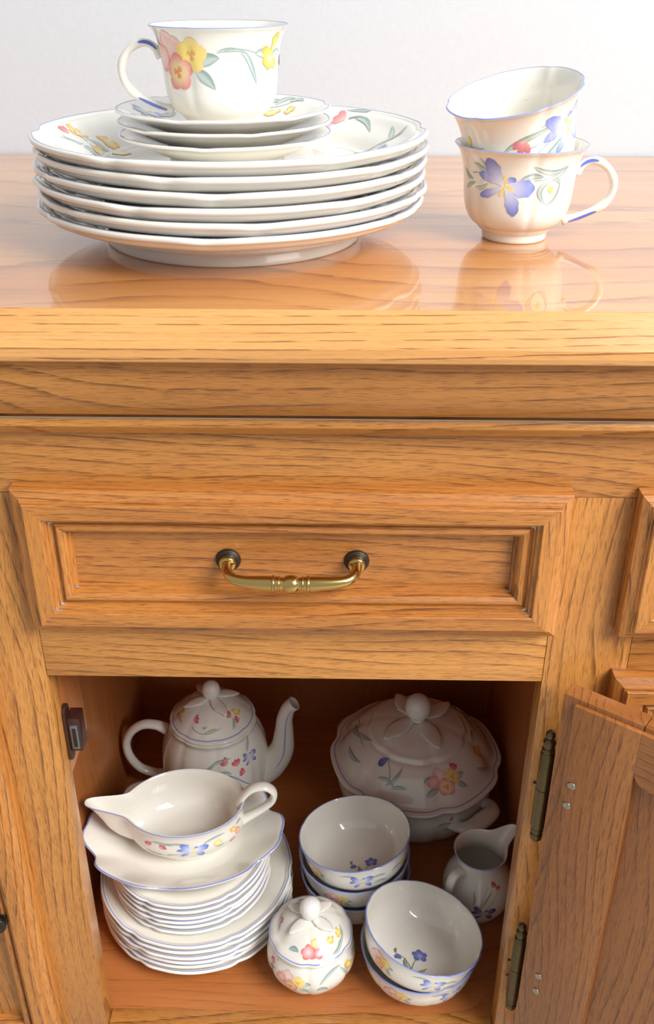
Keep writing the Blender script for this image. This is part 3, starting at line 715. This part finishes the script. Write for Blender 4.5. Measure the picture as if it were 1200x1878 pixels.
pr.place(radians(-82), sb_(.028), 1.0, 0); pr.leaf((-26, 8), (-10, 12), (-2, 8), 1.3); pr.stem((-20, -4), (-10, -6), (-2, 2), .4); pr.iris(0, 1, 12, .25, dk=(84, 112, 220)); pr.leaf((8, 6), (16, 12), (28, 10), 1.4); pr.leaf((16, 2), (20, -6), (26, -2), 1.2); pr.primrose(20, 2, 4, (250, 240, 180), (250, 230, 140), (246, 214, 100), eye=None)
pr.place(radians(-122), sb_(.028), 1.0); pr.bud(-4, 2, 6, .4); pr.bud(5, 3, 6, -.9); pr.leaf((-8, -4), (0, -8), (8, -6), 1.1); pr.stem((2, -6), (6, -10), (16, -4), .3); pr.leaf((-2, 9), (8, 10), (16, 8), 1.4)
pr.place(radians(-34), sb_(.030), 1.0); pr.daffodil(0, 4, 6, .2); pr.bud(-1, -5, 6, 2.8, c1=(240, 160, 140), c2=(226, 104, 96)); pr.primrose(5, -2, 4, (250, 220, 190), (248, 190, 170), (236, 130, 120), eye=(240, 170, 80)); pr.leaf((4, 6), (9, 8), (14, 5), 1.3)
pr.build(gb)

# ---- helpers for lidded pieces
def lid_part(parent, z, surf, knob_r, knob_z, leaf_len, leaf_w, n=4, ph=0.4, printer=None, rline=None):
    lid = bpy.data.objects.new('lid', None); COL.objects.link(lid); lid.parent = parent; lid.location = (0, 0, z); lid.empty_display_size = .02
    surf.mesh('lid_shell', PORC, lid)
    if rline: surf.band('rim_line', BLUE, lid, rline, rline+.0012, rows=3)
    ks = Surf([(knob_r*.62, -knob_r*1.05), (knob_r*.58, -knob_r*.9), (knob_r*.82, -knob_r*.62), (knob_r, 0), (knob_r*.86, knob_r*.62), (knob_r*.5, knob_r*1.0), (0, knob_r*1.14)], nu=40, sub=4)
    kb = ks.mesh('knob', KNOBM, lid); kb.location = (0, 0, knob_z)
    L = surf.L
    for k in range(n):
        az = ph+2*pi*k/n; sgn = (k % 2)*2-1; n1, m1 = 12, 6
        V, F = [], []; lift = .00016*leaf_len
        def at(d, side, off):      # d: distance out from the knob, side: across
            x = d*cos(az)-side*sin(az); y = d*sin(az)+side*cos(az)
            return surf.pn(atan2(y, x), surf.s_inner_lin(math.hypot(x, y)), off)
        for i in range(n1+1):
            t = i/n1; d = .001*leaf_len*(.16+t*.95); mid = .001*leaf_w*.55*sgn*t*t
            w = .001*leaf_w*(.40+.62*sin(pi*min(1, t**.9)))*(1-.8*t**9)+.0001
            if i % 3 == 2: w *= 1.07
            for j in range(m1+1):
                v = 2*j/m1-1
                V.append(at(d, mid+w*v, .0008+lift*t**1.6+.0006*(1-v*v)))
        for i in range(n1):
            for j in range(m1): q = i*(m1+1)+j; F.append((q, q+m1+1, q+m1+2, q+1))
        lf = obj('leaf', V, F, PORC, lid)
        so_ = lf.modifiers.new('thickness', 'SOLIDIFY'); so_.thickness = .0016; so_.offset = 0
    if printer: printer.build(lid)
    return lid
KNOBM = simple('white_porcelain_knob', (244, 242, 236), rough=.22, coat=.2, bump=(420, .25))

def lid_profile(R, h, step=None):
    p = [(0, h-.0045), (R*.5, h*.72-.003), (R*.86, .0005), (R*.90, -.0015), (R*.955, -.0005), (R*.99, .0004), (R, .0018), (R*.992, .0034), (R*.955, .0046), (R*.90, .0068), (R*.80, h*.38), (R*.62, h*.66)]
    if step: p += [(R*.575, h*.69), (R*.560, h*.735), (R*.540, h*.775), (R*.50, h*.80)]
    p += [(R*.40, h*.875), (R*.2, h*.97), (0, h)]
    return p

# ---- tureen
TUC = (.0910, .8840)
tu = thing('soup_tureen', 'big lidded white soup tureen with ball knob at the back of the cabinet', 'tureen', (*TUC, ZF), radians(0))
tsurf = Surf([(0, .006), (.056, .006), (.060, .002), (.0615, 0), (.0675, 0), (.0700, .003), (.0730, .008), (.0840, .019), (.0905, .034), (.0925, .048), (.0908, .058), (.0914, .064), (.0945, .0695), (.0955, .0710), (.0948, .0724), (.0920, .0720), (.0880, .0660), (.0870, .058), (.0885, .048), (.0860, .034), (.0770, .021), (.0600, .013), (.0450, .011), (0, .010)], groove_warp(6, .022, ph=radians(-75), zlo=.012), nu=144, sub=4)
tsurf.mesh('body', PORC, tu)
sr = tsurf.s_outer(.0675); tsurf.band('rim_line', BLUE, tu, sr-.0008, sr+.0004, rows=3)
for az in (-48, 132):
    hp = [(.0860, -.026, .046), (.0980, -.025, .050), (.1065, -.017, .053), (.1090, 0, .054), (.1065, .017, .053), (.0980, .025, .050), (.0860, .026, .046)]
    V, F, _ = sweep(hp, [(.0060, .0090), (.0050, .0080), (.0050, .0095), (.0055, .0110), (.0050, .0095), (.0050, .0080), (.0060, .0090)], 14, 6, up=(0, 0, 1))
    h = obj('handle', V, F, PORC, tu); h.rotation_euler = (0, 0, radians(az))
lsurf = Surf(lid_profile(.1005, .0560, step=True), groove_warp(6, .028, ph=radians(-75), zlo=-.01, wid=.10), nu=144, sub=4)
pr = Print(lsurf, 1.6)
def sl(surf, frac): return surf.L*frac
def s_lid(surf, r): return surf.s_inner(r)
pr.place(radians(-66), s_lid(lsurf, .072), 1.15); pr.leaf((-15, 1), (-12, 4), (-8, 1), 2.4); pr.leaf((-14, -7), (-10, -3), (-6, -5), 2.2); pr.cluster(.85); pr.bud(6, 5, 5, -.6)
pr.place(radians(-116), s_lid(lsurf, .074), 1.15); pr.leaf((-2, -4), (4, 0), (6, 10), 1.2); pr.leaf((-8, -2), (-2, 2), (4, -4), 1.2); pr.leaf((2, -5), (6, -2), (11, -3), 1.2); pr.stem((0, -2), (-1, 6), (-7, 11), .35); pr.petal(radians(235), 9, 2.6, (120, 150, 150), (108, 122, 200), (70, 84, 170), org=(-7, 12))
pr.place(radians(-18), s_lid(lsurf, .074), 1.15); pr.daffodil(0, 2, 7, .3); pr.daffodil(-3, -5, 5, 1.4); pr.leaf((-12, -2), (-8, -8), (-2, -9), 1.4); pr.leaf((4, 6), (10, 10), (16, 8), 1.4)
pr.place(radians(175), s_lid(lsurf, .070), 1.2); pr.leaf((-8, -4), (0, 0), (10, 4), 1.6); pr.leaf((4, 4), (10, 4), (18, 10), 1.2); pr.stem((-14, -2), (0, 3), (16, 3), .4); pr.leaf((8, -6), (16, -8), (24, -4), 1.5)
pr.place(radians(20), s_lid(lsurf, .070), 1.2); pr.leaf((-10, 0), (0, 6), (14, 0), 1.4)
lid_part(tu, .0740, lsurf, .0150, .0560+.0165, 43, 10.5, n=4, ph=radians(-58), printer=pr, rline=lsurf.s_inner(.0945)-.0012)
pr = Print(tsurf); pr.place(radians(-70), tsurf.s_outer(.045), 1.0); pr.leaf((-12, 0), (-2, 6), (10, 2), 1.6); pr.leaf((-4, -6), (4, -4), (12, -8), 1.4); pr.bud(8, 8, 5, 1.); pr.build(tu)

# ---- teapot
TPC = (-.1490, .8920)
tp = thing('teapot', 'white flower-painted teapot with curved spout behind the gravy boat in the cabinet', 'teapot', (*TPC, ZF), radians(0))
tpsurf = Surf([(0, .005), (.038, .005), (.0405, .002), (.042, 0), (.0465, 0), (.0485, .004), (.0540, .012), (.0605, .030), (.0632, .052), (.0628, .076), (.0578, .096), (.0525, .108), (.0500, .114), (.0510, .119), (.0505, .1205), (.0480, .120), (.0470, .114), (.0510, .106), (.0540, .095), (.0590, .075), (.0595, .052), (.0565, .032), (.0460, .016), (0, .011)], groove_warp(8, .018, ph=radians(-80), zlo=.008), nu=128, sub=4)
tpsurf.mesh('body', PORC, tp)
hp = [(-.0560, 0, .1020), (-.0680, 0, .1080), (-.0830, 0, .1085), (-.0970, 0, .0990), (-.1060, 0, .0800), (-.1040, 0, .0580), (-.0930, 0, .0400), (-.0760, 0, .0320), (-.0580, 0, .0300)]
V, F, _ = sweep(hp, [(.0085, .0060), (.0070, .0050), (.0068, .0050), (.0068, .0050), (.0066, .0050), (.0066, .0048), (.0064, .0048), (.0066, .0050), (.0080, .0060)], 14, 6)
obj('handle', V, F, PORC, tp)
hp = [(.0500, 0, .0380), (.0660, 0, .0500), (.0800, 0, .0720), (.0835, 0, .1000), (.0850, 0, .1220), (.0900, 0, .1370), (.0965, 0, .1440)]
V, F, C = sweep(hp, [(.0210, .0230), (.0180, .0195), (.0140, .0150), (.0110, .0115), (.0092, .0095), (.0085, .0085), (.0092, .0085)], 18, 6, caps=False)
V2, F2, _ = sweep(hp[3:], [(.0080, .0080), (.0070, .0070), (.0066, .0066), (.0078, .0070)], 18, 6, caps=False)
b = len(V); V += V2; F += [tuple(b+i for i in f)[::-1] for f in F2]
o1 = (len(C)-1)*18; o2 = b+len(V2)-18
F += [(o1+k, o1+(k+1) % 18, o2+(k+1) % 18, o2+k) for k in range(18)]
obj('spout', V, F, PORC, tp)
V, F = [], []
for i, c in enumerate(C[8:32]):
    p = Vector(c[:3])
    for w in (-.06, .06):
        a = -pi/2+w; V.append(p+Vector((0, -1, 0))*(c[3]+.0002)+Vector((.0, 0, w*.006)))
for i in range(23): F.append((2*i, 2*i+1, 2*i+3, 2*i+2))
obj('spout_line', [v+Vector((.0025, 0, 0)) if i % 2 else v+Vector((.0012, 0, 0)) for i, v in enumerate(V)], F, BLUE, tp)
tlsurf = Surf(lid_profile(.0500, .0315), groove_warp(8, .016, ph=radians(-80), zlo=-.01, wid=.10), nu=112, sub=4)
pr = Print(tlsurf, 1.45)
pr.place(radians(-95), s_lid(tlsurf, .037), 1.0); pr.stem((-12, 0), (0, -7), (13, 1), .4); pr.leaf((-1, -3), (5, 0), (10, 0), 1.2, (150, 160, 110), (214, 214, 150)); pr.bud(-13, 5, 6, -1.); pr.leaf((-3, 2), (-1, 0), (1, 3), .8)
pr.place(radians(-40), s_lid(tlsurf, .037), 1.0); pr.bud(0, 5, 6, .3); pr.leaf((-4, -4), (0, 0), (1, 4), 1.3); pr.daffodil(8, 6, 6); pr.bud(6, 0, 5, 1.2)
pr.place(radians(-160), s_lid(tlsurf, .037), 1.0); pr.daffodil(0, 2, 6); pr.leaf((-6, -3), (0, 0), (8, -2), 1.2)
lid_part(tp, .1205, tlsurf, .0108, .0315+.0095, 27, 6.6, n=4, ph=radians(-150), printer=pr, rline=tlsurf.s_inner(.0460)-.0010)
pr = Print(tpsurf, 1.35); pr.place(radians(-72), tpsurf.s_outer(.088), 1.0); pr.bud(4, 5, 7, .9); pr.bud(12, 0, 7, .2); pr.leaf((-14, 3), (-4, 10), (8, 9), 1.4); pr.leaf((-6, -3), (2, 0), (6, -6), 1.1); pr.bud(18, -8, 6, 1.2); pr.iris(26, 2, 8, .3, dk=(84, 96, 150)); pr.leaf((-20, 0), (-14, 2), (-8, 5), 1.1); pr.leaf((24, 8), (30, 12), (32, 20), 1.4); pr.build(tp)

# ---- sugar bowl
su = thing('sugar_bowl', 'small round lidded sugar bowl with ball knob at the front of the cabinet floor', 'sugar bowl', (-.0262, .6480, ZF), 0)
susurf = Surf([(0, .004), (.019, .003), (.021, 0), (.0245, 0), (.0265, .002), (.0340, .010), (.0405, .020), (.0438, .031), (.0432, .041), (.0400, .049), (.0372, .0535), (.0368, .0560), (.0376, .0580), (.0366, .0586), (.0346, .0576), (.0346, .0540), (.0372, .0480), (.0400, .0400), (.0405, .0310), (.0370, .0200), (.0290, .0110), (0, .0080)], groove_warp(6, .024, ph=radians(-92), zlo=.006), nu=120, sub=4)
susurf.mesh('body', PORC, su)
slsurf = Surf(lid_profile(.0415, .0245), groove_warp(6, .022, ph=radians(-92), zlo=-.01, wid=.12), nu=120, sub=4)
pr = Print(slsurf, 1.5)
pr.place(radians(-92), s_lid(slsurf, .030), .9); Pk = ((250, 222, 216), (244, 176, 172), (226, 98, 108)); pr.primrose(0, 0, 5.5, *Pk, rot=.5, eye=None); pr.primrose(7, -1, 4, *Pk, rot=1.1, eye=None); pr.leaf((-14, -2), (-11, 2), (-7, -1), 1.9, (116, 146, 148), (160, 186, 184)); pr.primrose(5, 6, 3.5, (250, 240, 200), (248, 226, 150), (240, 200, 90), eye=None); pr.leaf((9, 3), (12, 4), (15, 5), .9)
pr.place(radians(-35), s_lid(slsurf, .030), .9); pr.daffodil(-4, 4, 5, .5); pr.daffodil(6, 3, 5, 1.5); pr.leaf((-10, -6), (0, -5), (8, 0), 1.2); pr.leaf((4, -2), (9, -1), (13, 4), 1.0)
pr.place(radians(175), s_lid(slsurf, .030), .9); pr.bud(0, 0, 5); pr.leaf((-8, 0), (0, 3), (8, 0), .9)
lid_part(su, .0590, slsurf, .0108, .0245+.0100, 22, 5.6, n=4, ph=radians(-130), printer=pr, rline=slsurf.s_inner(.0395)-.0014)
pr = Print(susurf, 1.45); zz = susurf.s_outer(.034)
pr.place(radians(-112), zz, .85); pr.cluster(1.0); pr.place(radians(-60), zz+.004, .9); pr.leaf((-10, -2), (-2, 8), (10, 7), 1.3); pr.leaf((-12, -8), (-8, -4), (-3, -10), 1.8); pr.leaf((8, 6), (12, 0), (14, -6), 1.0); pr.daffodil(18, 0, 7, .3); pr.place(radians(-150), zz, .85); pr.bud(0, 4, 5); pr.leaf((-6, -2), (0, 0), (6, 4), 1.1); pr.place(radians(-10), zz, .85); pr.daffodil(0, 0, 7); pr.leaf((-6, 6), (0, 8), (8, 4), 1.2); pr.build(su)

# ---- milk jug
CRC = (.1500, .7300)
mj = thing('milk_jug', 'small white milk jug with pointed lip and dark blue flower beside the stile', 'jug', (*CRC, ZF), radians(34))
def jug_warp(th, r, z):
    zz = min(max((z-.060)/.027, 0), 1)
    d = abs(((th+pi) % (2*pi))-pi)
    sp = exp(-(d/.34)**2)*zz**1.8
    k = min(1, r/.02); q = r+sp*.0205*k; y = q*sin(th)*(1-.18*exp(-(d/.8)**2)*zz)
    return q*cos(th), y, z+sp*.0060*k
jsurf = Surf([(0, .003), (.017, .003), (.019, .001), (.020, 0), (.0235, 0), (.0252, .003), (.0320, .014), (.0368, .028), (.0372, .040), (.0340, .052), (.0292, .063), (.0264, .073), (.0268, .082), (.0284, .0872), (.0284, .0882), (.0274, .0884), (.0250, .0820), (.0242, .0730), (.0270, .0630), (.0318, .0520), (.0348, .0400), (.0342, .0280), (.0290, .0150), (.0150, .0080), (0, .0070)], jug_warp, nu=120, sub=4)
jsurf.mesh('body', PORC, mj); sr = jsurf.s_rim(); jsurf.band('rim_line', BLUE, mj, sr-.0014, sr-.0002, rows=4)
hp = [(-.0250, 0, .0690), (-.0300, 0, .0755), (-.0370, 0, .0770), (-.0430, 0, .0710), (-.0455, 0, .0610), (-.0450, 0, .0500), (-.0410, 0, .0410), (-.0345, 0, .0350)]
V, F, _ = sweep(hp, [(.0060, .0040), (.0056, .0034), (.0055, .0033), (.0055, .0033), (.0054, .0032), (.0052, .0032), (.0052, .0032), (.0060, .0040)], 14, 6)
h = obj('handle', V, F, PORC, mj); h.rotation_euler = (0, 0, radians(6))
pr = Print(jsurf); zz = jsurf.s_outer(.034); rj = -radians(34)
pr.place(radians(-86)+rj, zz, 1.0); pr.iris(0, 0, 13, .3, dk=(52, 60, 130), mid=(110, 120, 180), wt=(210, 212, 226)); pr.stem((-6, 4), (-2, 20), (4, 30), .4); pr.leaf((-12, 8), (-10, 18), (-14, 26), 1.1); pr.leaf((-4, 6), (2, 18), (10, 26), 1.1, (140, 150, 90), (200, 206, 150)); pr.bud(10, 30, 7, -.8, c1=(206, 96, 92), c2=(178, 60, 66)); pr.bud(18, 24, 6, -.2, c1=(216, 116, 106), c2=(190, 80, 80)); pr.stem((2, 6), (10, 14), (18, 24), .3)
pr.build(mj)

# ---- dessert bowls
BOWL = [(0, .004), (.026, .004), (.0285, .001), (.0295, 0), (.0325, 0), (.0345, .0020), (.0365, .0050), (.0440, .0100), (.0515, .0185), (.0552, .0290), (.0568, .0380), (.0582, .0442), (.0589, .0462), (.0587, .0472), (.0578, .0474), (.0562, .0446), (.0545, .0380), (.0526, .0290), (.0490, .0195), (.0420, .0120), (.0300, .0078), (0, .0070)]
wsurf = Surf(BOWL, groove_warp(6, .007, ph=radians(-80), zlo=.004, wid=.06), nu=132, sub=4)
def bowl_outer(pr, shift):
    z = wsurf.s_outer(.0300)
    def P(a, dz=0, sc=.75, rot=0): pr.place(radians(a+shift), z+dz, sc, rot)
    P(-72, 0, 1.0); pr.leaf((-22, 8), (-10, 12), (-4, 6), 1.3); pr.iris(0, 1, 12, .4, dk=(78, 100, 206)); pr.leaf((8, 2), (16, 6), (26, 2), 1.5); pr.leaf((12, -6), (20, -2), (28, -8), 1.3)
    P(-128, 0, 1.0); pr.cluster(1.0); P(-30, .0, .8); pr.leaf((-10, 0), (0, 6), (10, 2), 1.5); pr.daffodil(12, 0, 6); P(-172, 0, .8); pr.daffodil(4, 0, 6); pr.leaf((-10, -2), (-2, 4), (4, 2), 1.3); pr.bud(-8, 4, 5)
    P(40); pr.cluster(1.0); P(110); pr.iris(0, 0, 11)
def violets(pr, a, dz=0, sc=1.0, rot=0):
    pr.place_disc(a, dz, sc, rot)
    pr.stem((0, -4), (-2, 6), (-9, 9), .35, (120, 134, 120)); pr.stem((0, -4), (3, 4), (6, 7), .35, (120, 134, 120)); pr.leaf((-1, -5), (-6, 0), (-3, 6), 1.3, (96, 116, 96), (170, 180, 150)); pr.leaf((1, -6), (8, -6), (12, -1), 1.0, (130, 140, 90), (180, 186, 140)); pr.leaf((-8, -6), (-3, -5), (3, -7), 1.1, (120, 130, 90), (190, 190, 150))
    pr.petal(radians(-70), 5, 1.5, (100, 130, 120), (90, 100, 170), (74, 86, 160), org=(-9, 9)); pr.petal(radians(-110), 5, 1.5, (100, 130, 120), (90, 100, 170), (74, 86, 160), org=(-9, 9)); pr.leaf((-10, 9), (-11, 12), (-9, 14), .9, (96, 116, 96), (130, 140, 120)); pr.violet(8, 9, 6)
def make_bowl(label, c, n, shift, vio=None):
    t = thing('dessert_bowl', label, 'bowl', group='dessert bowls in the cabinet')
    nrm = Vector(n).normalized(); t.rotation_euler = Vector((0, 0, 1)).rotation_difference(nrm).to_euler()
    t.location = Vector(c)-nrm*.0472
    wsurf.mesh('body', PORC, t) if not WB else WB_copy(t)
    pr = Print(wsurf); bowl_outer(pr, shift)
    if vio: violets(pr, *vio)
    pr.build(t)
    return t
WB = []
def WB_copy(t):
    for o in WB:
        c = o.copy(); COL.objects.link(c); c.parent = t
_b = thing('dessert_bowl', 'white dessert bowl, lowest of the stack of three before the tureen', 'bowl', (.0190, .7410, ZF), group='dessert bowls in the cabinet')
WB.append(wsurf.mesh('body', PORC, _b)); sr = wsurf.s_rim(); WB.append(wsurf.band('rim_line', BLUE, _b, sr-.0012, sr+.0004, rows=4))
pr = Print(wsurf); bowl_outer(pr, 60); pr.build(_b)
make_bowl('flowered dessert bowl, middle one of the stack of three before the tureen', (.0175, .7400, .2530), (-.03, .02, 1), 20)
make_bowl('tilted dessert bowl with blue flower inside, topmost of three in front of the tureen', (.0175, .7385, .2800), (-.102, .110, 1), -12, (.006, -.014, 1.15, .1))
make_bowl('white flowered dessert bowl with pink blossom, lower of the pair by the sugar bowl', (.0825, .6495, ZF+.0474), (0, 0, 1), 12)
make_bowl('tilted dessert bowl with two violets inside, upper of the pair by the sugar bowl', (.0848, .6408, .2590), (.2309, .105, 1), -10, (-.004, -.013, 1.35, .05))
